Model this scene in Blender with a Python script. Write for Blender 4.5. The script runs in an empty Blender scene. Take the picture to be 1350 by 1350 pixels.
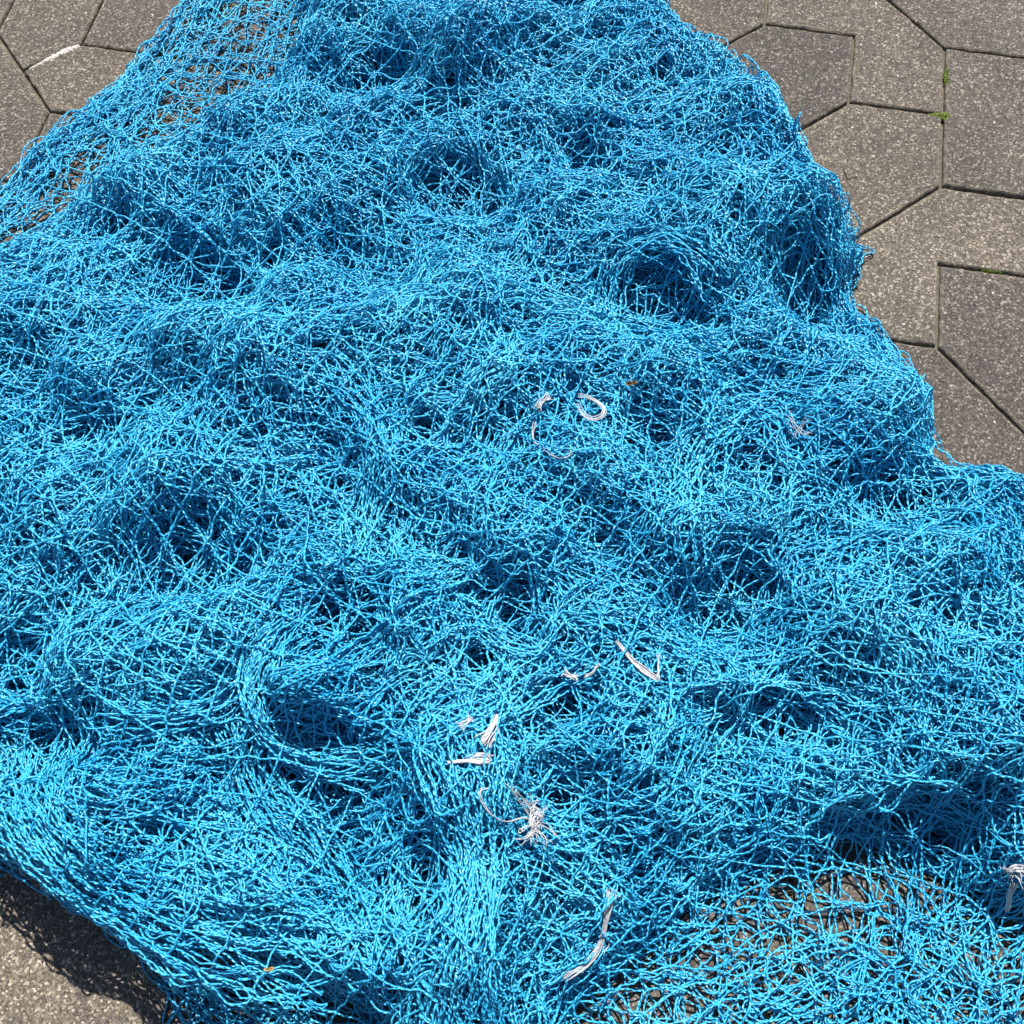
import bpy, math, random
import numpy as np

random.seed(7)
RNG = np.random.default_rng(11)
SC = bpy.context.scene
COL = SC.collection
R = math.radians

# ------------------------------------------------------------------ camera
PITCH, FOV, CAM_H = R(65), R(50), 1.5
cam_data = bpy.data.cameras.new("camera")
cam_data.sensor_fit = 'HORIZONTAL'
cam_data.angle = FOV
cam_data.clip_end = 500
cam = bpy.data.objects.new("camera", cam_data)
COL.objects.link(cam)
cam.location = (0, 0, CAM_H)
cam.rotation_euler = (math.pi / 2 - PITCH, 0, 0)
SC.camera = cam

# ------------------------------------------------------------------ sky, sun, exposure
SUN_EL, SUN_AZ = R(59), R(9)          # azimuth measured from +Y (up the picture) towards +X
world = bpy.data.worlds.new("World")
SC.world = world
world.use_nodes = True
wn = world.node_tree
sky = wn.nodes.new("ShaderNodeTexSky")
sky.sky_type = 'NISHITA'
sky.sun_disc = False
sky.sun_elevation = SUN_EL
sky.sun_rotation = SUN_AZ
wn.nodes["Background"].inputs["Strength"].default_value = 0.06
wn.links.new(sky.outputs[0], wn.nodes["Background"].inputs["Color"])
sun_data = bpy.data.lights.new("sun", 'SUN')
sun_data.energy = 5.0
sun_data.angle = R(0.5)
sun_data.color = (1.0, 0.95, 0.88)
sun = bpy.data.objects.new("sun", sun_data)
COL.objects.link(sun)
sun.location = (0.5, 2, 4)
sun.rotation_euler = (math.pi / 2 - SUN_EL, 0, math.pi - SUN_AZ)
SC.view_settings.view_transform = 'Standard'
SC.view_settings.look = 'None'
SC.view_settings.exposure = 0.85
SC.view_settings.gamma = 1
SC.render.engine = 'CYCLES'
SC.cycles.max_bounces = 8
SC.cycles.diffuse_bounces = 5

# ------------------------------------------------------------------ small tools
FPX = 675 / math.tan(FOV / 2)
def U(px, py, z=0.0):
    """photograph pixel -> point of the place at height z"""
    px = np.asarray(px, float); py = np.asarray(py, float)
    dx = (px - 675) / FPX; dy = (675 - py) / FPX
    Y = math.cos(PITCH) + dy * math.sin(PITCH)
    Z = -math.sin(PITCH) + dy * math.cos(PITCH)
    t = (z - CAM_H) / Z
    return np.stack([dx * t, Y * t], -1)

def link(name, me, mat, parent=None):
    o = bpy.data.objects.new(name, me)
    COL.objects.link(o)
    if mat: me.materials.append(mat)
    if parent: o.parent = parent
    return o

def empty(name, loc=(0, 0, 0)):
    o = bpy.data.objects.new(name, None)
    o.location = loc
    o.empty_display_size = 0.05
    COL.objects.link(o)
    return o

def tag(o, label=None, cat=None, group=None, kind=None):
    if label: o["label"] = label
    if cat: o["category"] = cat
    if group: o["group"] = group
    if kind: o["kind"] = kind
    return o

class Noise:
    """smooth 2-D noise: a sum of random plane waves about one wavelength"""
    def __init__(s, scale, n=18, out=1):
        k = 2 * np.pi / (scale * RNG.uniform(0.65, 1.7, (out, n)))
        a = RNG.uniform(0, 2 * np.pi, (out, n))
        s.kx, s.ky = k * np.cos(a), k * np.sin(a)
        s.ph = RNG.uniform(0, 2 * np.pi, (out, n))
        s.w = math.sqrt(2 / n)
    def __call__(s, x, y):
        x = np.asarray(x)[..., None]; y = np.asarray(y)[..., None]
        r = [np.cos(x * s.kx[i] + y * s.ky[i] + s.ph[i]).sum(-1) * s.w for i in range(len(s.kx))]
        return r[0] if len(r) == 1 else np.stack(r, -1)

def nt(mat):
    mat.use_nodes = True
    t = mat.node_tree
    return t, t.nodes["Principled BSDF"]

def node(t, kind, **kw):
    n = t.nodes.new(kind)
    for k, v in kw.items():
        if k in n.inputs: n.inputs[k].default_value = v
        else: setattr(n, k, v)
    return n

def ramp(t, src, stops):
    r = t.nodes.new("ShaderNodeValToRGB")
    el = r.color_ramp.elements
    while len(el) < len(stops): el.new(0.5)
    for e, (p, c) in zip(el, stops):
        e.position = p
        e.color = (*c, 1) if len(c) == 3 else c
    t.links.new(src, r.inputs[0])
    return r

# ------------------------------------------------------------------ materials
def mat_twine(name, col_a, col_b, rough=0.42, spec=0.5, twist=0.6, trans=0.18):
    m = bpy.data.materials.new(name)
    t, p = nt(m)
    at = node(t, "ShaderNodeAttribute", attribute_name="twist")
    sx = node(t, "ShaderNodeSeparateXYZ")
    t.links.new(at.outputs["Vector"], sx.inputs[0])
    sn = node(t, "ShaderNodeMath", operation='SINE'); cs = node(t, "ShaderNodeMath", operation='COSINE')
    t.links.new(sx.outputs[0], sn.inputs[0]); t.links.new(sx.outputs[0], cs.inputs[0])
    m1 = node(t, "ShaderNodeMath", operation='MULTIPLY'); m2 = node(t, "ShaderNodeMath", operation='MULTIPLY')
    t.links.new(sn.outputs[0], m1.inputs[0]); t.links.new(sx.outputs[1], m1.inputs[1])
    t.links.new(cs.outputs[0], m2.inputs[0]); t.links.new(sx.outputs[2], m2.inputs[1])
    ad = node(t, "ShaderNodeMath", operation='ADD')
    t.links.new(m1.outputs[0], ad.inputs[0]); t.links.new(m2.outputs[0], ad.inputs[1])
    bp = node(t, "ShaderNodeBump", Strength=twist, Distance=0.0016)
    t.links.new(ad.outputs[0], bp.inputs["Height"])
    t.links.new(bp.outputs[0], p.inputs["Normal"])
    tc = node(t, "ShaderNodeTexCoord")
    nz = node(t, "ShaderNodeTexNoise", Scale=9.0, Detail=4.0)
    t.links.new(tc.outputs["Object"], nz.inputs["Vector"])
    rp = ramp(t, nz.outputs[0], [(0.32, col_a), (0.68, col_b)])
    t.links.new(rp.outputs[0], p.inputs["Base Color"])
    p.inputs["Roughness"].default_value = rough
    p.inputs["Specular IOR Level"].default_value = spec
    if trans:
        tr = node(t, "ShaderNodeBsdfTranslucent")
        t.links.new(rp.outputs[0], tr.inputs[0])
        mx = node(t, "ShaderNodeMixShader", Fac=trans)
        t.links.new(p.outputs[0], mx.inputs[1]); t.links.new(tr.outputs[0], mx.inputs[2])
        t.links.new(mx.outputs[0], t.nodes["Material Output"].inputs[0])
    return m

BLUE = mat_twine("blue_twine", (0.016, 0.355, 0.64), (0.055, 0.48, 0.74), rough=0.34, spec=0.65, twist=0.6, trans=0.10)
WHITE = mat_twine("white_cord_fibre", (0.52, 0.54, 0.58), (0.66, 0.67, 0.69), rough=0.4, twist=0.2, trans=0.25)

def mat_stone():
    m = bpy.data.materials.new("exposed_aggregate_concrete")
    t, p = nt(m)
    tc = node(t, "ShaderNodeTexCoord")
    co = tc.outputs["Object"]
    oi = node(t, "ShaderNodeObjectInfo")
    def noise(sc, det=4.0, rough=0.6):
        n = node(t, "ShaderNodeTexNoise", Scale=sc, Detail=det, Roughness=rough)
        t.links.new(co, n.inputs["Vector"]); return n.outputs[0]
    def vor(sc):
        v = node(t, "ShaderNodeTexVoronoi", Scale=sc)
        t.links.new(co, v.inputs["Vector"]); return v
    def mix(a, b, fac, mode='MIX'):
        x = node(t, "ShaderNodeMix", data_type='RGBA', blend_type=mode)
        for s, i in ((a, 6), (b, 7)):
            if hasattr(s, "is_linked"): t.links.new(s, x.inputs[i])
            else: x.inputs[i].default_value = (*s, 1)
        if hasattr(fac, "is_linked"): t.links.new(fac, x.inputs[0])
        else: x.inputs[0].default_value = fac
        return x.outputs[2]
    v1 = vor(330.0)                                     # sand grains of ~3 mm, each its own tone
    sep = node(t, "ShaderNodeSeparateColor"); t.links.new(v1.outputs["Color"], sep.inputs[0])
    grain = ramp(t, sep.outputs[0], [(0.0, (0.022, 0.02, 0.02)), (0.3, (0.07, 0.064, 0.06)), (0.62, (0.14, 0.126, 0.112)),
                                     (0.86, (0.28, 0.25, 0.215)), (0.97, (0.60, 0.57, 0.52))]).outputs[0]
    v2 = vor(720.0)
    sep2 = node(t, "ShaderNodeSeparateColor"); t.links.new(v2.outputs["Color"], sep2.inputs[0])
    fine = ramp(t, sep2.outputs[1], [(0.0, (0.04, 0.037, 0.036)), (0.5, (0.12, 0.11, 0.10)), (1.0, (0.30, 0.28, 0.25))]).outputs[0]
    c = mix(grain, fine, 0.45)
    big = ramp(t, noise(4.0, 5.0), [(0.3, (0.80, 0.79, 0.80)), (0.7, (1.18, 1.15, 1.08))]).outputs[0]
    c = mix(c, big, 1.0, 'MULTIPLY')
    c = mix(c, oi.outputs["Color"], 1.0, 'MULTIPLY')
    c = mix(c, (0.68, 0.665, 0.65), 1.0, 'MULTIPLY')
    v3 = vor(70.0)                                      # scattered pale pebbles
    sep3 = node(t, "ShaderNodeSeparateColor"); t.links.new(v3.outputs["Color"], sep3.inputs[0])
    near = ramp(t, v3.outputs["Distance"], [(0.10, (1, 1, 1)), (0.18, (0, 0, 0))]).outputs[0]
    some = ramp(t, sep3.outputs[0], [(0.82, (0, 0, 0)), (0.95, (1, 1, 1))]).outputs[0]
    pm = mix(near, some, 1.0, 'MULTIPLY')
    c = mix(c, (0.42, 0.40, 0.37), pm)
    ed = node(t, "ShaderNodeAttribute", attribute_name="edge")
    en = node(t, "ShaderNodeMath", operation='MULTIPLY'); t.links.new(ed.outputs["Fac"], en.inputs[0])
    t.links.new(ramp(t, noise(60.0), [(0.35, (0, 0, 0)), (0.65, (0.55, 0.55, 0.55))]).outputs[0], en.inputs[1])
    c = mix(c, (0.27, 0.235, 0.17), en.outputs[0])       # sandy deposit along the arrises
    t.links.new(c, p.inputs["Base Color"])
    p.inputs["Roughness"].default_value = 0.85
    p.inputs["Specular IOR Level"].default_value = 0.3
    bp = node(t, "ShaderNodeBump", Strength=0.9, Distance=0.0012)
    hm = node(t, "ShaderNodeMath", operation='ADD')
    t.links.new(sep.outputs[0], hm.inputs[0]); t.links.new(noise(500.0, 3.0), hm.inputs[1])
    t.links.new(hm.outputs[0], bp.inputs["Height"]); t.links.new(bp.outputs[0], p.inputs["Normal"])
    return m
STONE = mat_stone()

def mat_simple(name, a, b, scale, rough=0.9, bump=0.6, dist=0.002):
    m = bpy.data.materials.new(name)
    t, p = nt(m)
    tc = node(t, "ShaderNodeTexCoord")
    n = node(t, "ShaderNodeTexNoise", Scale=scale, Detail=6.0, Roughness=0.7)
    t.links.new(tc.outputs["Object"], n.inputs["Vector"])
    t.links.new(ramp(t, n.outputs[0], [(0.3, a), (0.7, b)]).outputs[0], p.inputs["Base Color"])
    p.inputs["Roughness"].default_value = rough
    bp = node(t, "ShaderNodeBump", Strength=bump, Distance=dist)
    t.links.new(n.outputs[0], bp.inputs["Height"]); t.links.new(bp.outputs[0], p.inputs["Normal"])
    return m
SAND = mat_simple("joint_sand", (0.035, 0.03, 0.022), (0.14, 0.12, 0.085), 260.0)
MORTAR = mat_simple("white_mortar", (0.30, 0.28, 0.255), (0.56, 0.54, 0.51), 180.0)
MOSS = mat_simple("moss", (0.07, 0.10, 0.008), (0.15, 0.20, 0.02), 300.0)
LEAF = mat_simple("dry_leaf", (0.10, 0.055, 0.025), (0.25, 0.15, 0.07), 200.0)
TAN = mat_simple("tan_leaf", (0.30, 0.18, 0.06), (0.45, 0.30, 0.12), 200.0)
TWIG = mat_simple("dark_twig", (0.02, 0.016, 0.012), (0.05, 0.04, 0.03), 300.0)

# ------------------------------------------------------------------ the pavement
pavement = tag(empty("pavement"), kind='structure')
me = bpy.data.meshes.new("ground")
S = 60.0
me.from_pydata([(-S, -S, -0.009), (S, -S, -0.009), (S, S, -0.009), (-S, S, -0.009)], [], [(0, 1, 2, 3)])
ground = tag(link("ground", me, SAND), kind='structure')

GA = R(-10.5); UNIT = 0.1695
def stone_mesh(loop, frame, tint):
    """one paver: loop of lattice corners, chamfered, with slightly ragged arrises"""
    o, ca, sa = frame
    P = np.array(loop, float) * UNIT
    P = np.stack([o[0] + P[:, 0] * ca - P[:, 1] * sa, o[1] + P[:, 0] * sa + P[:, 1] * ca], -1)
    keep = []
    n = len(P)
    for i in range(n):                                   # drop collinear corners
        a, b = P[i] - P[i - 1], P[(i + 1) % n] - P[i]
        if abs(a[0] * b[1] - a[1] * b[0]) > 1e-6: keep.append(i)
    P = P[keep]; n = len(P)
    def inset(P, d):
        Q = []
        for i in range(n):
            a = P[i] - P[i - 1]; b = P[(i + 1) % n] - P[i]
            a = a / np.hypot(*a); b = b / np.hypot(*b)
            na, nb = np.array([-a[1], a[0]]), np.array([-b[1], b[0]])
            m = na + nb; m = m / (1 + na @ nb)
            Q.append(P[i] + m * d)
        return np.array(Q)
    rings = []
    gap = RNG.uniform(0.0018, 0.0028)
    lift = RNG.uniform(-0.0012, 0.0012)
    for d, z in ((gap, -0.05), (gap, -0.006), (gap + 0.0012, -0.0025), (gap + 0.0035, -0.0003), (gap + 0.007, 0.0)):
        Q = inset(P, d)
        pts = []
        for i in range(n):
            A, B = Q[i], Q[(i + 1) % n]
            L = np.hypot(*(B - A)); k = max(2, int(L / 0.006))
            L0 = np.hypot(*(P[(i + 1) % n] - P[i])); k = max(2, int(L0 / 0.006))
            for j in range(k): pts.append(A + (B - A) * j / k)
        rings.append((np.array(pts), z))
    N = len(rings[0][0])
    wob = RNG.normal(0, 1, (N, 2)); wob = (wob + np.roll(wob, 1, 0) + np.roll(wob, -1, 0)) / 3
    V, E = [], []
    for r, (pts, z) in enumerate(rings):
        am = (0, 0.0005, 0.0009, 0.0006, 0)[r]
        q = pts + wob * am
        V += [(x, y, z + lift + (wob[i, 0] * 0.0005 if 1 < r < 4 else 0)) for i, (x, y) in enumerate(q)]
        E += [(0.6, 0.9, 1.0, 0.75, 0.0)[r]] * N
    F = [(r * N + i, r * N + (i + 1) % N, (r + 1) * N + (i + 1) % N, (r + 1) * N + i)
         for r in range(len(rings) - 1) for i in range(N)]
    F.append(tuple((len(rings) - 1) * N + i for i in range(N)))
    me = bpy.data.meshes.new("paving_stone")
    me.from_pydata(V, [], F)
    me.attributes.new("edge", 'FLOAT', 'POINT').data.foreach_set("value", np.array(E, np.float32))
    st = link("paving_stone", me, STONE, pavement)
    st.color = (*tint, 1)
    return st

def lattice(origin, claims, tints, box, keep):
    frame = (origin, math.cos(GA), math.sin(GA))
    owner = {}
    for name, cells in claims.items():
        for c in cells:
            for k in (c[2] if len(c) > 2 else "NESW"): owner[(c[0], c[1], k)] = name
    for i in range(box[0], box[1]):
        for j in range(box[2], box[3]):
            for k in "NESW":
                owner.setdefault((i, j, k), ("b", (i + j // 2) // 2, j // 2))
    stones = {}
    for c, s in owner.items(): stones.setdefault(s, []).append(c)
    for s, tris in stones.items():
        edges = {}
        for i, j, k in tris:
            ctr = (i + .5, j + .5)
            a, b = {"S": ((i, j), (i + 1, j)), "E": ((i + 1, j), (i + 1, j + 1)),
                    "N": ((i + 1, j + 1), (i, j + 1)), "W": ((i, j + 1), (i, j))}[k]
            for e in ((a, b), (b, ctr), (ctr, a)):
                if (e[1], e[0]) in edges: del edges[(e[1], e[0])]
                else: edges[e] = 1
        nxt = {}
        for a, b in edges: nxt.setdefault(a, []).append(b)
        while nxt:
            st = next(iter(nxt)); loop = [st]; cur = st
            while True:
                l = nxt[cur]; b = l.pop()
                if not l: del nxt[cur]
                if b == st: break
                loop.append(b); cur = b
            if len(loop) < 3: continue
            c = np.mean(np.array(loop), 0) * UNIT
            w = (origin[0] + c[0] * frame[1] - c[1] * frame[2], origin[1] + c[0] * frame[2] + c[1] * frame[1])
            if not keep(w): continue
            t = tints.get(s)
            if t is None:
                g = RNG.uniform(0.85, 1.15); t = (g, g, g)
            stone_mesh(loop, frame, t)

RIGHT = {"X": [(0, -1), (-1, -2), (-1, -1, "SE"), (0, -2, "NW")],
         "Z": [(1, -2), (0, -3), (0, -2, "SE"), (1, -3, "NW")],
         "Y": [(0, 0), (1, -1), (1, 0, "SW")],
         "V": [(2, -3), (1, -4), (1, -3, "SE")],
         "T": [(1, 0, "NE"), (2, 0), (1, 1), (2, 1)],
         "Q": [(2, -1), (2, -2), (3, -1), (3, -2)],
         "W": [(2, -4), (2, -5, "NE"), (3, -4), (3, -5)],
         "S": [(2, -5, "SW"), (1, -5), (1, -6), (2, -6)],
         "L": [(-1, -1, "NW"), (-1, 0), (-2, 0), (-2, -1)]}
RT = {"X": (0.72, 0.71, 0.74), "Z": (1.0, 0.98, 0.93), "Y": (0.98, 0.96, 0.93), "V": (1.12, 1.10, 1.05), "T": (0.92, 0.91, 0.93),
      "Q": (0.90, 0.89, 0.89), "W": (0.76, 0.75, 0.78), "S": (0.84, 0.82, 0.82), "L": (0.95, 0.93, 0.9)}
LEFT = {"A": [(-1, -1, "N"), (-1, 0), (-1, 1)], "B": [(-1, -1, "E"), (0, -1), (1, -1)],
        "D": [(0, 0), (1, 0), (0, 1), (1, 1)], "C": [(-1, -1, "SW"), (-1, -2), (-2, -1)],
        "F": [(2, -10), (3, -9, "SW"), (2, -9), (3, -10)], "G": [(3, -9, "NE"), (4, -9), (3, -8), (4, -8)]}
LT = {"A": (0.98, 0.96, 0.92), "B": (1.0, 0.98, 0.92), "D": (0.86, 0.85, 0.85), "C": (0.95, 0.93, 0.9),
      "F": (1.28, 1.24, 1.16), "G": (1.2, 1.17, 1.1)}
SEAM = -0.16
lattice(U(1008, 31), RIGHT, RT, (-9, 9, -16, 8), lambda w: w[0] > SEAM and w[0] < 1.75 and -0.9 < w[1] < 2.9)
lattice(U(107, 58), LEFT, LT, (-5, 11, -18, 7), lambda w: w[0] < SEAM - 0.06 and w[0] > -1.75 and -0.9 < w[1] < 2.9)

def strip_mesh(pts, widths, z, thick, name, mat, jag=0.15):
    """small irregular clump or smear lying along a joint"""
    pts = np.array(pts, float)
    t = np.linspace(0, 1, 40); s = np.linspace(0, 1, len(pts))
    C = np.stack([np.interp(t, s, pts[:, k]) for k in (0, 1)], -1)
    W = np.interp(t, np.linspace(0, 1, len(widths)), widths)
    T = np.gradient(C, axis=0); T /= np.linalg.norm(T, axis=1)[:, None]
    Nn = np.stack([-T[:, 1], T[:, 0]], -1)
    V = []; K = 9
    for i in range(40):
        for k in range(K):
            u = k / (K - 1) * 2 - 1
            w = W[i] * (1 + RNG.normal(0, jag))
            p = C[i] + Nn[i] * u * w
            V.append((p[0], p[1], z + thick * max(0, 1 - u * u) * (0.6 + 0.6 * RNG.random()) * min(1, W[i] / max(widths) * 1.5)))
    F = [(i * K + k, i * K + k + 1, (i + 1) * K + k + 1, (i + 1) * K + k) for i in range(39) for k in range(K - 1)]
    m = bpy.data.meshes.new(name); m.from_pydata(V, [], F)
    return link(name, m, mat)

def px_path(L, z=0.0): return [tuple(U(x, y, z)) for x, y in L]
o = strip_mesh(px_path([(1250, 88), (1250, 98), (1250, 110)]), [0.003, 0.007, 0.005], -0.004, 0.006, "moss_patch", MOSS)
tag(o, "small green moss tuft in the upright joint near the top right corner", "moss", "moss patches in the paving joints")
o = strip_mesh(px_path([(1224, 149), (1240, 152), (1252, 153)]), [0.001, 0.008, 0.013], -0.003, 0.006, "moss_patch", MOSS)
tag(o, "bright green moss wedge where two paving joints meet in a T", "moss", "moss patches in the paving joints")
o = strip_mesh(px_path([(1294, 356), (1306, 357), (1322, 359)]), [0.002, 0.005, 0.002], -0.005, 0.006, "moss_patch", MOSS)
tag(o, "dull dark moss smear in the joint above the dark right-hand paver", "moss", "moss patches in the paving joints")
o = strip_mesh(px_path([(105, 60), (86, 67), (62, 78), (38, 90)]), [0.005, 0.008, 0.004, 0.001], -0.0015, 0.003, "mortar_smear", MORTAR, 0.3)
tag(o, "white mortar smear filling a joint at the top left corner", "mortar")

# ------------------------------------------------------------------ the shape of the heap
GX0, GY0, CS, GW, GH = -1.5, -0.55, 0.01, 300, 300
gx = GX0 + (np.arange(GW) + .5) * CS; gy = GY0 + (np.arange(GH) + .5) * CS
GXX, GYY = np.meshgrid(gx, gy)

def sdf(poly):
    """signed distance to a polygon on the grid, positive inside"""
    A = np.array(poly); B = np.roll(A, -1, 0)
    P = np.stack([GXX, GYY], -1).reshape(-1, 1, 2)
    d = B - A
    t = np.clip(((P - A) * d).sum(-1) / (d * d).sum(-1), 0, 1)
    D = np.linalg.norm(P - (A + t[..., None] * d), axis=-1).min(1)
    x, y = P[:, 0, 0][:, None], P[:, 0, 1][:, None]
    c = ((A[:, 1] > y) != (B[:, 1] > y)) & (x < (B[:, 0] - A[:, 0]) * (y - A[:, 1]) / (B[:, 1] - A[:, 1] + 1e-12) + A[:, 0])
    return np.where(c.sum(1) % 2 == 1, D, -D).reshape(GH, GW)

def outline(L):
    return [tuple(U(x, y, z)) if z is not None else (x, y) for x, y, z in L]

RIGHT_EDGE = [(868, -10, .06), (905, 45, .06), (945, 66, .06), (990, 105, .06), (1050, 168, .07), (1093, 240, .08), (1120, 284, .08),
              (1166, 298, .07), (1152, 345, .04), (1108, 392, .01), (1040, 405, .0), (1046, 420, .02), (1110, 402, .05), (1160, 386, .07), (1200, 418, .08), (1236, 480, .07), (1236, 560, .05),
              (1208, 606, .03), (1240, 623, .05), (1300, 625, .06), (1362, 640, .06), (1500, 690, .05)]
FULL = outline([(-0.72, 2.12, None), (-.5, 1.95, None), (205, -12, .0), (222, 14, .0), (226, 55, .0), (188, 76, .0), (128, 125, .0),
                (58, 172, .0), (-4, 240, .01), (-130, 330, .02), (-1.32, 1.0, None), (-1.12, .42, None),
                (-180, 1085, .02), (-80, 1105, .02), (4, 1160, .02), (62, 1200, .02), (130, 1236, .02), (188, 1252, .02), (190, 1290, .0), (215, 1360, .0),
                (-.38, -.12, None), (0, -.2, None), (.5, -.16, None), (.86, .05, None), (1.02, .45, None)] + RIGHT_EDGE[::-1] +
               [(.42, 2.0, None), (.0, 2.2, None), (-.4, 2.25, None)])
THICK = outline([(-.45, 2.0, None), (400, -10, .10), (385, 60, .10), (310, 135, .10), (180, 212, .10), (70, 262, .10), (-40, 340, .09), (-160, 430, .08),
                 (-1.18, .85, None), (-1.05, .42, None), (-180, 1075, .02), (-80, 1095, .02), (4, 1150, .02), (62, 1190, .02), (130, 1222, .02), (195, 1232, .02),
                 (300, 1268, .02), (420, 1300, .02), (500, 1345, .02), (-.12, -.1, None), (.04, -.1, None), (740, 1340, .03), (850, 1250, .03), (930, 1180, .03), (1030, 1140, .03), (1110, 1085, .05), (1180, 1110, .06),
                 (1260, 1150, .06), (1350, 1200, .05), (1480, 1240, .03), (.96, .45, None)] +
                [(x - 6, y + 2, z) for x, y, z in RIGHT_EDGE[::-1]] + [(.36, 1.95, None), (0, 2.1, None)])
SD_FULL, SD_THICK = sdf(FULL), sdf(THICK)

BUMPS = [  # picture x, y, radii in px, turn, height
    (560, 90, 330, 130, 0, .06), (1000, 200, 90, 190, 35, .05), (1090, 315, 70, 60, 0, .04), (1130, 510, 85, 90, 0, .05), (1100, 405, 90, 45, 0, -.045),
    (900, 320, 90, 60, 0, .05), (600, 440, 320, 80, -6, .05), (240, 600, 260, 150, 0, .055), (720, 600, 260, 130, 0, .045),
    (230, 885, 120, 60, 0, .08), (430, 880, 95, 100, 0, .085), (670, 850, 190, 150, 0, .04), (1290, 800, 120, 170, 0, .06),
    (1110, 960, 190, 90, 0, .03), (140, 1090, 150, 80, 25, .05), (310, 1200, 150, 50, 12, .03), (625, 1170, 75, 190, 0, .05),
    (1010, 640, 120, 90, 0, .04), (120, 420, 140, 70, -20, .03),
    (260, 372, 120, 60, 20, -.06), (605, 262, 105, 42, 0, -.065), (480, 112, 120, 36, 0, -.05), (850, 420, 75, 48, 0, -.10), (160, 395, 60, 40, 0, -.04),
    (272, 748, 60, 52, 0, -.09), (325, 965, 42, 110, 12, -.12), (400, 1008, 90, 26, 0, -.07), (1190, 672, 85, 38, 8, -.10),
    (950, 815, 100, 60, 0, -.05), (1010, 955, 140, 30, 10, -.05), (90, 985, 70, 46, 0, -.07), (430, 1125, 42, 100, 0, -.06),
    (490, 780, 36, 100, 0, -.05), (740, 945, 70, 30, 0, -.06), (460, 40, 70, 30, 0, -.04), (900, 1010, 90, 40, 0, -.04), (760, 690, 60, 36, 0, -.03)]
H = 0.11 + 0.018 * Noise(0.30)(GXX, GYY) + 0.012 * Noise(0.12)(GXX, GYY)
for bx, by, rx, ry, rot, h in BUMPS:
    c = U(bx, by, .12); sc = 0.85 / np.hypot(*(U(bx + 1, by, .12) - c)) / 850
    s = 1 / (np.hypot(*(U(bx + 1, by, .12) - c)) * 1.0)
    dx = (GXX - c[0]) * s; dy = (GYY - c[1]) * s * 0.85
    a = R(rot); ex = dx * math.cos(a) - dy * math.sin(a); ey = dx * math.sin(a) + dy * math.cos(a)
    q = (ex / rx) ** 2 + (ey / ry) ** 2
    H += h * (0.95 * np.exp(-q * 0.9) if h > 0 else 1.25 * np.exp(-q * 1.7))
def edge_profile(sd, w): 
    q = np.clip(sd / w, 0, 1)
    return np.sqrt(1 - (1 - q) ** 2)
def glow(px, py, rx, ry):
    c = U(px, py, .05)
    return np.exp(-((GXX - c[0]) / rx) ** 2 - ((GYY - c[1]) / ry) ** 2)
EDGE_W = 0.09 + 0.24 * glow(960, 1160, .26, .20) + 0.05 * glow(1280, 1150, .15, .1) + 0.34 * glow(1115, 430, .11, .10) + 0.05 * glow(1140, 320, .08, .08)
H = np.maximum(H, 0.02) * edge_profile(SD_THICK, EDGE_W)

def blur(A, n=1):
    for _ in range(n):
        A = (A + np.roll(A, 1, 0) + np.roll(A, -1, 0)) / 3
        A = (A + np.roll(A, 1, 1) + np.roll(A, -1, 1)) / 3
    return A
H = blur(H, 1)

def samp(G, x, y):
    u = np.clip((x - GX0) / CS - .5, 0, GW - 1.001); v = np.clip((y - GY0) / CS - .5, 0, GH - 1.001)
    i = u.astype(int); j = v.astype(int); fu = u - i; fv = v - j
    return (G[j, i] * (1 - fu) * (1 - fv) + G[j, i + 1] * fu * (1 - fv) + G[j + 1, i] * (1 - fu) * fv + G[j + 1, i + 1] * fu * fv)

POCKETS = [(600, 262, 34), (480, 112, 26), (510, 125, 18), (850, 420, 36), (826, 432, 24), (255, 375, 32), (225, 395, 24), (270, 750, 28), (252, 735, 20),
           (430, 800, 20), (400, 845, 22), (330, 955, 22), (322, 990, 22), (395, 1000, 26), (430, 995, 20), (1190, 660, 28), (1165, 685, 22),
           (1215, 655, 16), (680, 800, 16), (685, 830, 16), (635, 865, 18), (690, 865, 14), (770, 230, 16), (790, 60, 18), (870, 95, 16),
           (740, 930, 18), (945, 815, 20), (1000, 780, 16), (1040, 950, 22), (1010, 930, 16), (740, 1050, 18), (560, 1140, 14), (480, 1000, 18),
           (60, 985, 22), (100, 990, 18), (430, 1130, 20), (435, 1165, 18), (560, 1200, 16), (1200, 1085, 22), (1240, 1120, 24), (600, 500, 14),
           (560, 560, 14), (870, 570, 14), (40, 870, 20), (20, 895, 20), (110, 930, 14), (480, 830, 16), (490, 860, 16), (1250, 700, 16),
           (970, 760, 20), (150, 290, 16), (350, 330, 20), (300, 400, 22), (460, 350, 18), (650, 270, 18), (570, 240, 18), (1080, 330, 16)]
PUSH_X, PUSH_Y = np.zeros((GH, GW)), np.zeros((GH, GW))
PIT = np.zeros((GH, GW))
for px_, py_, r_ in POCKETS:
    z_ = 0.1
    for _ in range(5):
        c_ = U(px_, py_, z_); z_ = 0.5 * z_ + 0.5 * float(samp(H, c_[0], c_[1]))
    R_ = r_ / 850 * 1.25
    dx_, dy_ = GXX - c_[0], GYY - c_[1]
    d_ = np.hypot(dx_, dy_) + 1e-4
    a_ = np.maximum(R_ * 1.25 - d_, 0)
    PUSH_X += dx_ / d_ * a_; PUSH_Y += dy_ / d_ * a_
    PIT += np.exp(-(d_ / R_) ** 2) * min(0.11, R_ * 3.0)
H = np.maximum(H - PIT, H * 0.12)

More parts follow.
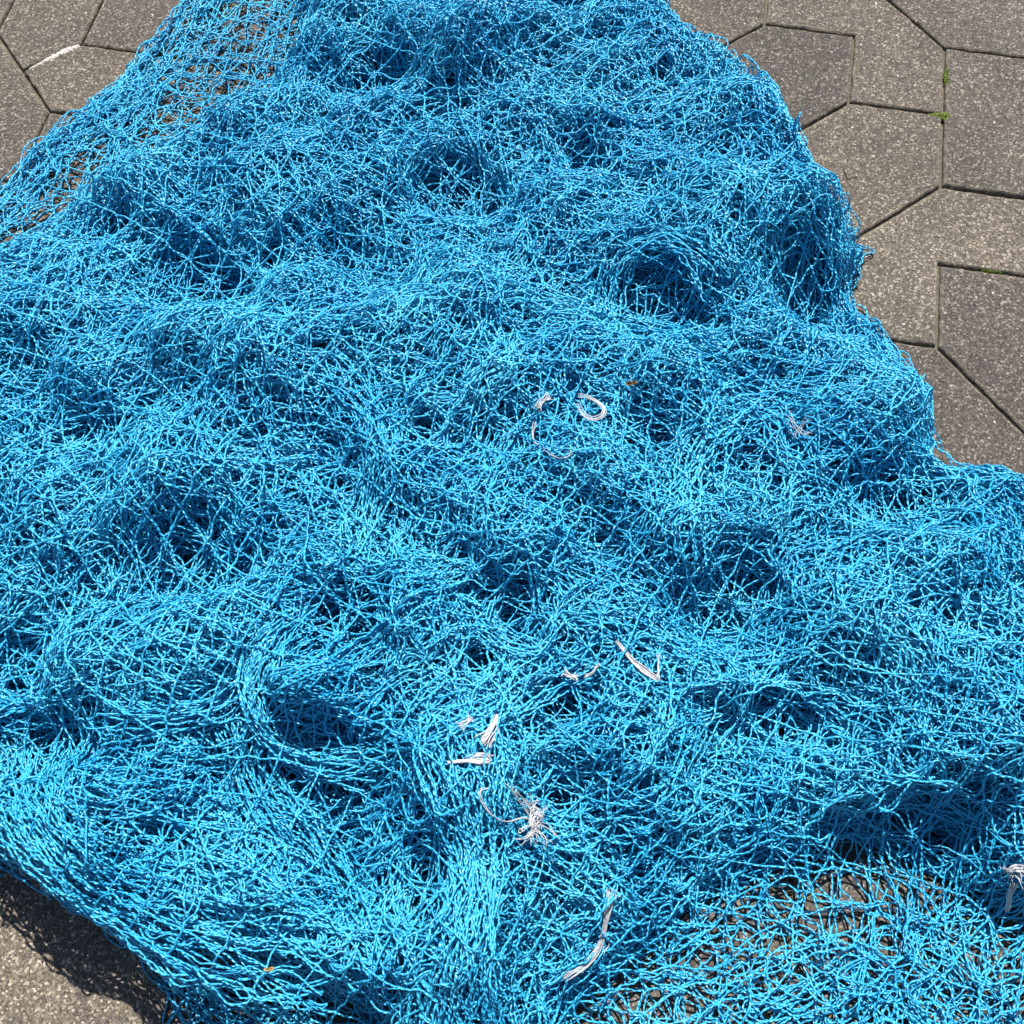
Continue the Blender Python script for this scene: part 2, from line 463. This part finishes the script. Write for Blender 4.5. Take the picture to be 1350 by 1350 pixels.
# ------------------------------------------------------------------ twine: bars between knots, each a bowed tube
BAR = 0.050
class Twine:
    def __init__(s): s.V, s.F, s.A, s.n = [], [], [], 0
    def tubes(s, C, rad, sides=4, ref=None, pitch=0.0085, knots=None):
        """C (n, k, 3) centre lines; rad scalar or (n, k)"""
        n, k, _ = C.shape
        T = np.gradient(C, axis=1); T /= np.linalg.norm(T, axis=2, keepdims=True) + 1e-9
        if ref is None:
            ref = RNG.normal(0, 1, (n, 1, 3)) * np.ones((1, k, 1))
        b = np.cross(T, ref); b /= np.linalg.norm(b, axis=2, keepdims=True) + 1e-9
        m = np.cross(b, T)
        rad = np.broadcast_to(np.asarray(rad, float), (n, k))
        al = np.concatenate([np.zeros((n, 1)), np.cumsum(np.linalg.norm(np.diff(C, axis=1), axis=2), 1)], 1) * (2 * np.pi / pitch)
        al = al * RNG.uniform(0.75, 1.3, (n, 1)) + RNG.uniform(0, 6.28, (n, 1))
        an = np.arange(sides) * 2 * np.pi / sides
        off = m[:, :, None] * np.cos(an)[None, None, :, None] + b[:, :, None] * np.sin(an)[None, None, :, None]
        V = C[:, :, None] + off * rad[:, :, None, None]
        A = np.empty(V.shape, np.float32)
        A[..., 0] = al[:, :, None]; A[..., 1] = np.cos(an); A[..., 2] = np.sin(an)
        base = s.n + (np.arange(n) * k * sides)[:, None, None] + (np.arange(k - 1) * sides)[None, :, None]
        i0 = np.arange(sides)[None, None]; i1 = (np.arange(sides) + 1) % sides; i1 = i1[None, None]
        F = np.stack([base + i0, base + i1, base + i1 + sides, base + i0 + sides], -1)
        s.V.append(V.reshape(-1, 3).astype(np.float32)); s.A.append(A.reshape(-1, 3)); s.F.append(F.reshape(-1, 4).astype(np.int32))
        s.n += n * k * sides
    def build(s, name, mat, parent=None):
        V = np.concatenate(s.V); F = np.concatenate(s.F); A = np.concatenate(s.A)
        me = bpy.data.meshes.new(name)
        me.vertices.add(len(V)); me.vertices.foreach_set("co", V.ravel())
        me.loops.add(F.size); me.loops.foreach_set("vertex_index", F.ravel())
        me.polygons.add(len(F))
        me.polygons.foreach_set("loop_start", np.arange(0, F.size, 4, dtype=np.int32))
        me.polygons.foreach_set("use_smooth", np.ones(len(F), bool))
        me.update(calc_edges=True)
        me.attributes.new("twist", 'FLOAT_VECTOR', 'POINT').data.foreach_set("vector", A.ravel())
        return link(name, me, mat, parent)

def add_bars(tw, P, Q, rad=0.00122, segs=5, sides=4, up=0.5, slack=1.0, coh=None, T0=None, T1=None):
    d = Q - P; L = np.linalg.norm(d, axis=1); n = len(P)
    bow = 0.40 * np.sqrt(np.maximum(BAR ** 2 - L ** 2, 0)) * slack * RNG.uniform(0.35, 1.0, n)
    e = d / (L[:, None] + 1e-6)
    r = RNG.normal(0, 1, (n, 3)); r[:, 2] += up
    if coh is not None: r += coh
    r[:, 2] *= 0.5
    r -= (r * e).sum(1)[:, None] * e
    r /= np.linalg.norm(r, axis=1)[:, None] + 1e-6
    side = np.cross(e, r)
    t = np.array([0, 0.07] + [0.07 + 0.86 * (i + 1) / (segs - 1) for i in range(segs - 1)] + [1.0])
    sk = RNG.uniform(-0.25, 0.25, (n, 1)); tt = t[None] + sk * t[None] * (1 - t[None])
    if T0 is None:
        C = P[:, None] + d[:, None] * t[None, :, None]
    else:                                                # the twine runs smoothly on through its knots
        t_ = t[None, :, None]
        C = ((2 * t_ ** 3 - 3 * t_ ** 2 + 1) * P[:, None] + (t_ ** 3 - 2 * t_ ** 2 + t_) * T0[:, None]
             + (3 * t_ ** 2 - 2 * t_ ** 3) * Q[:, None] + (t_ ** 3 - t_ ** 2) * T1[:, None])
    C = C + r[:, None] * (bow[:, None] * 4 * tt * (1 - tt))[:, :, None]
    C += side[:, None] * (RNG.normal(0, 0.0021, (n, 1)) * np.sin(2 * np.pi * t)[None])[:, :, None]
    C += r[:, None] * (RNG.normal(0, 0.0018, (n, 1)) * np.sin(3 * np.pi * t)[None])[:, :, None]
    C[..., 2] = np.maximum(C[..., 2], 0.0022)
    rr = np.full((n, len(t)), rad) * (1 + 0.10 * RNG.normal(0, 1, (n, len(t)))) * RNG.uniform(0.88, 1.12, (n, 1))
    rr[:, 0] *= 1.35; rr[:, -1] *= 1.35; rr[:, 1] *= 1.2; rr[:, -2] *= 1.05
    ref = np.cross(e, r)[:, None] + 0 * C
    tw.tubes(C, rr, sides, ref)

def relax(X, F, mask, iters=120, grav=0.0016, low=None, comp=0.18, bias=None, sd=None, off=0.0, grads=None, pockets=True):
    """hang the sheet X (n, m, 3) of knots over the height field F: bars never stretch and resist being squeezed"""
    for it in range(iters):
        X[..., 2] -= grav
        for ax in (0, 1):
            for par in (0, 1):
                N = X.shape[ax]
                a = np.arange(par, N - 1, 2); b = a + 1
                A = X[a] if ax == 0 else X[:, a]; B = X[b] if ax == 0 else X[:, b]
                D = B - A; L = np.linalg.norm(D, axis=-1, keepdims=True) + 1e-7
                over = np.maximum(L - BAR, 0); under = np.minimum(L - BAR * 0.86, 0) * comp
                c = D / L * (over + under) * 0.5
                if ax == 0: X[a] += c; X[b] -= c
                else: X[:, a] += c; X[:, b] -= c
        if pockets and it % 5 == 2:                      # twines part around the pockets of the heap
            px_, py_ = samp(PUSH_X, X[..., 0], X[..., 1]), samp(PUSH_Y, X[..., 0], X[..., 1])
            X[..., 0] += 0.8 * px_; X[..., 1] += 0.8 * py_
        if it % 4 == 3 and sd is not None:               # folded-under edges stay inside the outline
            q = samp(sd, X[..., 0], X[..., 1]) - off
            out = np.where((q < 0) & (q > -0.12), -q, 0)
            gxn, gyn = samp(grads[1], X[..., 0], X[..., 1]), samp(grads[0], X[..., 0], X[..., 1])
            gl = np.hypot(gxn, gyn) + 1e-6
            X[..., 0] += gxn / gl * out; X[..., 1] += gyn / gl * out
        fl = samp(F, X[..., 0], X[..., 1]) + bias
        if low is not None: fl = np.where(low, fl * 0.35, fl)
        np.maximum(X[..., 2], fl, out=X[..., 2])
    return X

def sheet(tw, F, center, size, theta, opening, squeeze, sd, amps=(0.11, 0.055, 0.02), squish=(1, 1), grow=0.35,
          iters=110, rad=0.00122, sides=4, segs=5, lift=0.03, fluff=0.012, slack=1.0, sd_off=0.0, pockets=True):
    """one spread of netting: a diamond lattice, crumpled by noise, folded under along the outline sd, draped over F"""
    ha = opening / 2
    ux, uy = BAR * math.sin(ha), BAR * math.cos(ha)
    n = int(size[0] / squeeze / squish[0] / (2 * ux)) + int(size[1] / squeeze / squish[1] / (2 * uy)); m = n
    i, j = np.meshgrid(np.arange(n) - n / 2, np.arange(m) - m / 2, indexing='ij')
    x = (i - j) * ux * squeeze * squish[0]; y = (i + j) * uy * squeeze * squish[1]
    inside = (abs(x) < size[0] / 2) & (abs(y) < size[1] / 2)
    ct, st = math.cos(theta), math.sin(theta)
    X = center[0] + x * ct - y * st; Y = center[1] + x * st + y * ct
    for sc, am in zip((0.42, 0.17, 0.075), amps):
        w = Noise(sc, 14, 2)(X, Y)
        X = X + am * w[..., 0]; Y = Y + am * w[..., 1]
    off = sd_off + 0.007 * Noise(0.12)(X, Y)
    s = samp(sd, X, Y) - off
    g_y, g_x = np.gradient(sd, CS)
    low = s < 0
    nx, ny = samp(g_x, X, Y), samp(g_y, X, Y)
    nl = np.hypot(nx, ny) + 1e-6
    push = np.where(low, np.minimum(-s * 1.55, 0.05 + (-s) + 0.03 * RNG.random(s.shape)), 0)
    X = X + nx / nl * push; Y = Y + ny / nl * push
    inside &= (s > -0.14)
    bias = np.abs(0.004 + fluff * Noise(0.09)(X, Y)) + 0.002 * RNG.random(X.shape)
    Z = samp(F, X, Y) * np.where(low, .35, 1) + bias + lift * (0.5 + 0.5 * Noise(0.2)(X, Y)).clip(0, 2)
    P = relax(np.stack([X, Y, Z], -1), F, inside, iters, low=low, bias=bias, sd=sd, off=off, grads=(g_y, g_x), pockets=pockets)
    in_a = inside[:-1] & inside[1:]; in_b = inside[:, :-1] & inside[:, 1:]
    A = np.concatenate([P[:-1][in_a], P[:, :-1][in_b]]); B = np.concatenate([P[1:][in_a], P[:, 1:][in_b]])
    L = np.linalg.norm(A - B, axis=1)
    ok = L < BAR * 1.6
    A, B = A[ok], B[ok]
    def tangents(ax):
        g = np.gradient(P, axis=ax)
        l = np.linalg.norm(g, axis=-1, keepdims=True) + 1e-6
        return g / l * (0.55 * BAR + 0.45 * np.minimum(l, BAR))
    g0, g1 = tangents(0), tangents(1)
    T0 = np.concatenate([g0[:-1][in_a], g1[:, :-1][in_b]])[ok]; T1 = np.concatenate([g0[1:][in_a], g1[:, 1:][in_b]])[ok]
    M = (A + B) / 2
    coh = Noise(0.06, 10, 3)(M[:, 0], M[:, 1]) * 0.8
    add_bars(tw, A, B, rad, segs, sides, 0.25, slack * 0.6, coh, T0, T1)
    cnt = np.zeros((GH, GW))
    ii = ((M[:, 0] - GX0) / CS).astype(int).clip(0, GW - 1); jj = ((M[:, 1] - GY0) / CS).astype(int).clip(0, GH - 1)
    np.add.at(cnt, (jj, ii), 1)
    return cnt, len(A)

net = tag(empty("fishing_net", (0.0, 0.8, 0.0)), "tangled heap of bright blue fishing net spread over grey paving stones", "fishing net")
net_parts = []
total = 0
ctr = (-0.08, 0.85)

# the thick mass, sheet over sheet
NS, NT = 21, 3
inner = Twine()
F = H * 0.28
def thick_sheet(tw, F, k, last):
    cnt, n = sheet(tw, F, (ctr[0] + RNG.uniform(-.1, .1), ctr[1] + RNG.uniform(-.1, .1)), (2.3, 2.5), RNG.uniform(0, np.pi),
                   R(RNG.uniform(40, 95)), RNG.uniform(0.66, 0.82) if last else RNG.uniform(0.55, 0.70),
                   SD_THICK, sides=5 if last else 4, segs=6 if last else 5, sd_off=RNG.uniform(.002, .022),
                   squish=(RNG.uniform(0.6, 1.0), 1), amps=(0.11, 0.05, 0.016), lift=0.03 if last else 0.02, fluff=0.017 if last else 0.011)
    G = H * (0.28 + 0.72 * (k + 1) / (NS + NT))
    return np.maximum(G, F) + np.minimum(blur(cnt, 2), 3) * 0.0006
for k in range(NS):
    F = thick_sheet(inner, F, k, False)
tag(inner.build("netting", BLUE, net), "dense inner layers of the heap")

def raise_by(F, tws):
    """height field of F and of twine laid on it"""
    T = np.zeros((GH, GW))
    for t_ in tws:
        for V in t_.V:
            ii = ((V[:, 0] - GX0) / CS).astype(int).clip(0, GW - 1); jj = ((V[:, 1] - GY0) / CS).astype(int).clip(0, GH - 1)
            np.maximum.at(T, (jj, ii), V[:, 2])
    return np.maximum(F, T)

def spline(P, n):
    P = np.array(P, float); m = len(P)
    P = np.concatenate([[2 * P[0] - P[1]], P, [2 * P[-1] - P[-2]]])
    out = []
    for t in np.linspace(0, m - 1 - 1e-6, n):
        i = int(t); u = t - i
        a, b, c, d = P[i:i + 4]
        out.append(.5 * (2 * b + (c - a) * u + (2 * a - 5 * b + 4 * c - d) * u * u + (3 * b - a - 3 * c + d) * u ** 3))
    return np.array(out)

def on_heap(pts, surf, lift=0.0):
    """picture points -> points lying on the heap"""
    pts = np.array(pts, float)
    z = np.full(len(pts), 0.12)
    for _ in range(8):
        q = np.array([U(x, y, h) for (x, y), h in zip(pts, z)])
        z = 0.5 * z + 0.5 * (samp(surf, q[:, 0], q[:, 1]) + lift)
    return np.concatenate([q, z[:, None]], 1)

def arc(C, step):
    L = np.concatenate([[0], np.cumsum(np.linalg.norm(np.diff(C, axis=0), axis=1))])
    n = max(4, int(round(L[-1] / step)))
    t = np.linspace(0, L[-1], n + 1)
    return np.stack([np.interp(t, L, C[:, k]) for k in range(3)], -1)

def gather(path, width, cols, surf, arch=0.02, flare=1.8, layers=2, label=None, drop=0.008):
    """netting pulled tight lengthwise: meshes closed to slits, twines side by side along a curve"""
    tw = Twine()
    for lay in range(layers):
        C = arc(on_heap(spline(path, 60), surf, -drop), BAR * 0.96)
        n = len(C)
        T = np.gradient(C, axis=0); T /= np.linalg.norm(T, axis=1)[:, None]
        S = np.stack([-T[:, 1], T[:, 0], 0 * T[:, 0]], -1); S /= np.linalg.norm(S, axis=1)[:, None]
        t = np.linspace(0, 1, n)
        w = width / 2 * (1 + (flare - 1) * np.abs(2 * t - 1) ** 2.5) * (1 + 0.18 * np.sin(t * 9 + RNG.uniform(0, 6)))
        u0 = np.sort(RNG.uniform(-1, 1, cols)) * 0.7 + np.linspace(-1, 1, cols) * 0.3
        ph = RNG.uniform(-0.5, 0.5, cols) * BAR
        P = np.empty((n, cols, 3))
        for c in range(cols):
            for i in range(n):
                u = np.clip(u0[c] + RNG.normal(0, 0.10), -1.25, 1.25)
                if (i + c) % 2: u += (u0[min(c + 1, cols - 1)] - u0[c]) * 0.8
                else: u -= (u0[c] - u0[max(c - 1, 0)]) * 0.1
                z = arch * (math.sqrt(max(0, 1 - min(1, u * u))) - 0.35) * math.sin(math.pi * (0.12 + 0.76 * t[i])) + RNG.normal(0, 0.0035) - lay * 0.005
                P[i, c] = C[i] + S[i] * u * w[i] + T[i] * (ph[c] + RNG.normal(0, 0.003)) + np.array([0, 0, z])
        A = P[:-1].reshape(-1, 3); B = P[1:].reshape(-1, 3)
        G_ = np.gradient(P, axis=0)
        add_bars(tw, A, B, 0.00125, 7, 5, 0.3, 0.35, None, G_[:-1].reshape(-1, 3), G_[1:].reshape(-1, 3))
        X = [(P[i, c], P[i, c + 1]) for i in range(n) for c in range(cols - 1) if (i + c) % 2 and np.linalg.norm(P[i, c] - P[i, c + 1]) < 0.03 and RNG.random() < .25]
        if X: add_bars(tw, np.array([a for a, b in X]), np.array([b for a, b in X]), 0.00125, 5, 4, 0.4, 0.35)
    o = tw.build("gathered_fold", BLUE, net)
    if label: tag(o, label)
    return tw

PX = 1 / 870
FOLDS = [
    ([(806, 455), (800, 400), (812, 352), (850, 322), (900, 322), (945, 350)], 46, 13, .030, "hood of gathered twine over the dark pocket"),
    ([(700, 430), (800, 440), (900, 462), (1000, 520), (1080, 600)], 70, 14, .018, None),
    ([(880, 720), (900, 650), (925, 590), (990, 545), (1060, 540)], 66, 13, .02, None),
    ([(520, 700), (620, 682), (720, 690), (820, 730)], 46, 10, .016, None),
    ([(480, 730), (497, 660), (508, 600), (490, 545), (450, 480)], 56, 14, .026, "upright gather left of the middle"),
    ([(270, 690), (340, 655), (410, 640), (470, 600), (540, 560)], 70, 16, .03, None),
    ([(150, 925), (200, 942), (260, 938), (310, 915), (328, 870)], 44, 13, .03, "rolled lip of the left pouch"),
    ([(410, 825), (358, 858), (338, 915), (358, 970), (420, 1000), (480, 995)], 40, 13, .034, "curled edge of the pouch left of the middle"),
    ([(50, 985), (46, 1045), (70, 1105), (130, 1158), (215, 1196), (320, 1226), (430, 1252)], 84, 26, .022, "long sweep of gathered twine along the lower left edge"),
    ([(240, 1175), (300, 1160), (360, 1142), (420, 1170), (470, 1220)], 46, 13, .03, None),
    ([(600, 960), (612, 1040), (625, 1130), (618, 1220), (598, 1300), (590, 1370)], 66, 18, .03, "upright hank at the bottom middle"),
    ([(560, 1250), (640, 1235), (690, 1195), (690, 1140), (660, 1090)], 34, 9, .018, None),
    ([(322, 930), (325, 1010), (350, 1075), (410, 1140), (440, 1220)], 70, 18, .022, None),
    ([(450, 990), (560, 978), (650, 945), (720, 905), (790, 860)], 34, 9, .02, None),
    ([(120, 980), (165, 1050), (215, 1110), (260, 1180)], 60, 14, .022, None),
    ([(900, 190), (980, 215), (1050, 255), (1110, 320)], 60, 13, .018, None),
    ([(780, 1080), (880, 1040), (980, 1050), (1080, 1090)], 60, 13, .018, None),
    ([(1180, 760), (1240, 720), (1300, 690), (1380, 690)], 50, 12, .02, None),
    ([(1030, 830), (1120, 800), (1200, 830), (1290, 890)], 60, 12, .018, None),
    ([(150, 330), (230, 300), (320, 310), (400, 350)], 50, 10, .016, None),
    ([(30, 560), (130, 520), (230, 500), (330, 440)], 60, 12, .018, None)]
ON_TOP = (0, 1, 2, 4, 6, 7, 8, 10, 12, 13)                          # folds lying bare on the heap; the others are half covered by it
early = [gather(p, w * PX, c, F, arch=a, label=l) for i, (p, w, c, a, l) in enumerate(FOLDS) if i not in ON_TOP]
F = np.maximum(F, blur(raise_by(F, early), 1) - 0.006)
outer = Twine()
for k in range(NT):
    F = thick_sheet(outer, F, NS + k, True)
tag(outer.build("netting", BLUE, net), "crumpled outer layers of the heap")

# thin spreads that run on to the outer edge
thin = Twine()
F2 = F + 0.002
for k in range(4):
    cnt, n = sheet(thin, F2, (ctr[0], ctr[1]), (2.5, 2.7), RNG.uniform(0, np.pi), R(RNG.uniform(65, 95)), (0.74, 0.64, 0.68, 0.70)[k], SD_FULL,
                   amps=(0.10, 0.045, 0.018), sides=5, segs=6, lift=0.012, fluff=0.009, sd_off=(0.0, 0.03, 0.01, 0.006)[k])
    F2 = F2 + 0.003
tag(thin.build("netting", BLUE, net), "thin open mesh spread over the heap and its flat edges")
TOP = raise_by(F * 0, [outer, thin])
TOP = blur(np.maximum(TOP, blur(TOP, 2)), 1)
late = [gather(p, w * PX, c, TOP, arch=a, label=l, drop=0.012) for i, (p, w, c, a, l) in enumerate(FOLDS) if i in ON_TOP]
open_mesh = Twine()                                       # the outermost spread, pulled open, its diamonds plain to see
F2 = np.maximum(F2, blur(raise_by(F2, late), 1) - 0.008) + 0.003
sheet(open_mesh, F2, ctr, (2.5, 2.7), R(14), R(84), 0.90, SD_FULL, amps=(0.13, 0.034, 0.008), rad=0.0013, pockets=False, sides=6, segs=8,
      lift=0.02, fluff=0.006, slack=0.8, sd_off=0.002, iters=90)
tag(open_mesh.build("netting", BLUE, net), "outermost open mesh with plain diamonds")
TOP = raise_by(F * 0, [outer, thin] + late)
TOP = blur(np.maximum(TOP, blur(TOP, 2)), 1)
for o in list(net.children): o.location = (0, -0.8, 0)

# ------------------------------------------------------------------ white cord ends caught in the net
def fibres(tw, path, n, w, rad=0.0006, fray=2.5, lift=-0.001, wob=0.0015, k=30, profile=None, closed=False):
    C = on_heap(spline(path, k), TOP, lift)
    T = np.gradient(C, axis=0); T /= np.linalg.norm(T, axis=1)[:, None]
    S = np.stack([-T[:, 1], T[:, 0], 0 * T[:, 0]], -1)
    t = np.linspace(0, 1, k)
    fl = 1 + (fray - 1) * np.abs(2 * t - 1) ** 4
    if profile is not None: fl = np.interp(t, np.linspace(0, 1, len(profile)), profile)
    L, RR = [], []
    for i in range(n):
        a = RNG.normal(0, .5); b = RNG.normal(0, .3)
        p1, p2 = RNG.uniform(0, 6.28, 2)
        off = a * w / 2 * fl + wob * np.sin(t * RNG.uniform(4, 9) + p1) * (fl - .5).clip(.25, 3)
        zz = b * w / 2 * np.minimum(fl, 1.5) + wob * np.sin(t * RNG.uniform(4, 9) + p2) * (fl - .5).clip(.25, 2)
        q = C + S * off[:, None]; q[:, 2] += zz
        t0, t1 = max(0, RNG.uniform(-.35, .16)), min(1, RNG.uniform(.84, 1.35))
        tt = t0 + (t1 - t0) * t
        q = np.stack([np.interp(tt, t, q[:, j]) for j in range(3)], -1)
        L.append(q); RR.append(rad * RNG.uniform(.6, 1.2) * np.minimum(1, 0.35 + 5 * np.minimum(t, 1 - t)))
    tw.tubes(np.array(L), np.array(RR), 4)

def cord(label, parts, name="cord_end", group="white cord ends caught in the net"):
    tw = Twine()
    for a in parts: fibres(tw, **a)
    o = tw.build(name, WHITE)
    tag(o, label, "cord", group)
    return o

W = PX
cord("long curved white frayed cord lying on the net near the bottom edge",
     [dict(path=[(806, 1172), (801, 1200), (796, 1225), (790, 1246), (780, 1262), (764, 1275), (742, 1288)], n=46, w=7 * W, rad=.0007, profile=[1.7, 1.2, .8, .8, .9, 1.0, 1.2, 1.5], wob=.001),
      dict(path=[(800, 1205), (804, 1190), (818, 1176)], n=3, w=4 * W), dict(path=[(796, 1230), (803, 1245), (793, 1258)], n=4, w=3 * W)])
tas = [dict(path=[(706, 1082), (690, 1078), (668, 1083), (648, 1074), (635, 1055), (634, 1042), (646, 1040)], n=4, w=3 * W, fray=1.6)]
for e in [(678, 1040), (668, 1030), (690, 1108), (682, 1112), (722, 1062), (735, 1110), (722, 1118), (700, 1112), (694, 1050), (712, 1058), (688, 1098)]:
    m = ((706 + e[0]) / 2 + RNG.uniform(-9, 9), (1080 + e[1]) / 2 + RNG.uniform(-9, 9))
    tas.append(dict(path=[(708 + RNG.uniform(-6, 6), 1082 + RNG.uniform(-7, 7)), m, e], n=4, w=5 * W, rad=.0005, wob=.004, lift=.002))
for _ in range(5):
    c = (708 + RNG.uniform(-8, 8), 1080 + RNG.uniform(-10, 10)); r = RNG.uniform(6, 14); a0 = RNG.uniform(0, 6)
    tas.append(dict(path=[(c[0] + r * .6 * math.cos(a0 + a), c[1] + r * math.sin(a0 + a)) for a in (0, 1, 2, 3, 4)], n=4, w=3 * W, lift=.005))
cord("frayed white tassel with loose curly fibres below the middle of the net", tas)
cord("short blunt white cord stub, lying level beside the upright hank",
     [dict(path=[(590, 1006), (615, 1004), (632, 1005), (647, 1004)], n=30, w=6 * W, rad=.0008, profile=[.5, .7, 1, 1.1]),
      dict(path=[(614, 1003), (628, 996), (640, 995), (648, 1001)], n=10, w=3 * W, rad=.0007)])
cord("slanting white cord strip above the level white stub",
     [dict(path=[(656, 942), (650, 957), (643, 968), (634, 980)], n=24, w=6 * W, rad=.0008, profile=[.7, 1, 1.1, 2.2]),
      dict(path=[(655, 945), (655, 965), (645, 985)], n=5, w=3 * W)])
cord("stiff bright white strip pointing down right, right of the middle",
     [dict(path=[(812, 845), (826, 862), (836, 874), (850, 886), (866, 897)], n=36, w=7 * W, rad=.0009, profile=[.8, .6, .8, 1.2, 1.1]),
      dict(path=[(866, 898), (868, 880), (867, 862)], n=5, w=2.5 * W)])
cord("white cord loop in the upper middle of the net",
     [dict(path=[(761, 532), (768, 546), (780, 553), (793, 549), (797, 540), (789, 531), (774, 523), (762, 521)], n=9, w=4 * W, rad=.0006, fray=1.2, lift=.002)])
cord("small frayed white tuft left of the white cord loop",
     [dict(path=[(708, 540), (714, 531), (726, 523)], n=18, w=7 * W, lift=.002, wob=.002), dict(path=[(705, 556), (702, 572), (706, 588)], n=4, w=4 * W),
      dict(path=[(718, 590), (735, 603), (750, 601), (755, 588)], n=4, w=4 * W, rad=.0005, wob=.002)])
cord("crumpled white cord scrap near the right edge, upper of two",
     [dict(path=[(1326, 1150), (1338, 1146), (1352, 1150)], n=30, w=12 * W, rad=.0009, lift=.006, wob=.004)])
cord("upright white cord scrap near the right edge, lower of two",
     [dict(path=[(1336, 1164), (1331, 1180), (1327, 1202)], n=30, w=10 * W, rad=.0009, lift=.006, wob=.002, profile=[1.2, 1, .6])])
cord("tiny pale cord end just left of the slanting white strip",
     [dict(path=[(622, 946), (614, 953), (606, 960)], n=16, w=6 * W, lift=.002)])
cord("small white cord end lower left of the stiff white strip",
     [dict(path=[(742, 886), (752, 891), (762, 893)], n=16, w=7 * W, rad=.0008, lift=.002), dict(path=[(770, 893), (781, 887), (790, 874)], n=8, w=3 * W, lift=.002)])
cord("thin pale frayed fibres on the net's right-hand bulge",
     [dict(path=[(1035, 545), (1048, 563), (1060, 572), (1072, 570)], n=5, w=7 * W, rad=.0005, wob=.004, lift=.002),
      dict(path=[(1045, 578), (1055, 566), (1068, 552)], n=3, w=7 * W, rad=.0005, wob=.004, lift=.002)])

# ------------------------------------------------------------------ litter
def crumb(name, px, py, size, surf, lift, mat, label, cat):
    c = on_heap([(px, py)], surf, lift)[0]
    n = 11; V = []; Fc = []
    for i in range(n):
        for j in range(5):
            a = i / n * 6.283; r = size * (j / 4) * (0.75 + 0.35 * math.sin(2 * a + 1) + RNG.uniform(-.1, .1))
            V.append((c[0] + r * math.cos(a), c[1] + r * math.sin(a) * .7, c[2] + RNG.normal(0, size * .12) + size * .5 * (j / 4) ** 2))
    for i in range(n):
        for j in range(4):
            Fc.append((i * 5 + j, ((i + 1) % n) * 5 + j, ((i + 1) % n) * 5 + j + 1, i * 5 + j + 1))
    me = bpy.data.meshes.new(name); me.from_pydata(V, [], Fc)
    o = link(name, me, mat)
    s = o.modifiers.new("thickness", 'SOLIDIFY'); s.thickness = 0.0008
    return tag(o, label, cat)
crumb("dry_leaf", 832, 507, .0085, TOP, .006, LEAF, "tiny crumpled brown leaf scrap lying on the net's upper right", "leaf")
crumb("leaf_chip", 355, 1278, .006, TOP, .006, TAN, "tiny tan leaf chip on the net near the lower left", "leaf")
tw = Twine()
a = U(1112, 222, .002); b = U(1117, 235, .002); c = U(1131, 233, .002)
tw.tubes(np.array([[(*a, .0015), (*(a * .5 + b * .5), .0022), (*b, .0015), (*(b * .5 + c * .5), .0022), (*c, .0015)]]), .0007, 5)
tag(tw.build("twig", TWIG), "small bent dark twig lying on a paver right of the net", "twig")
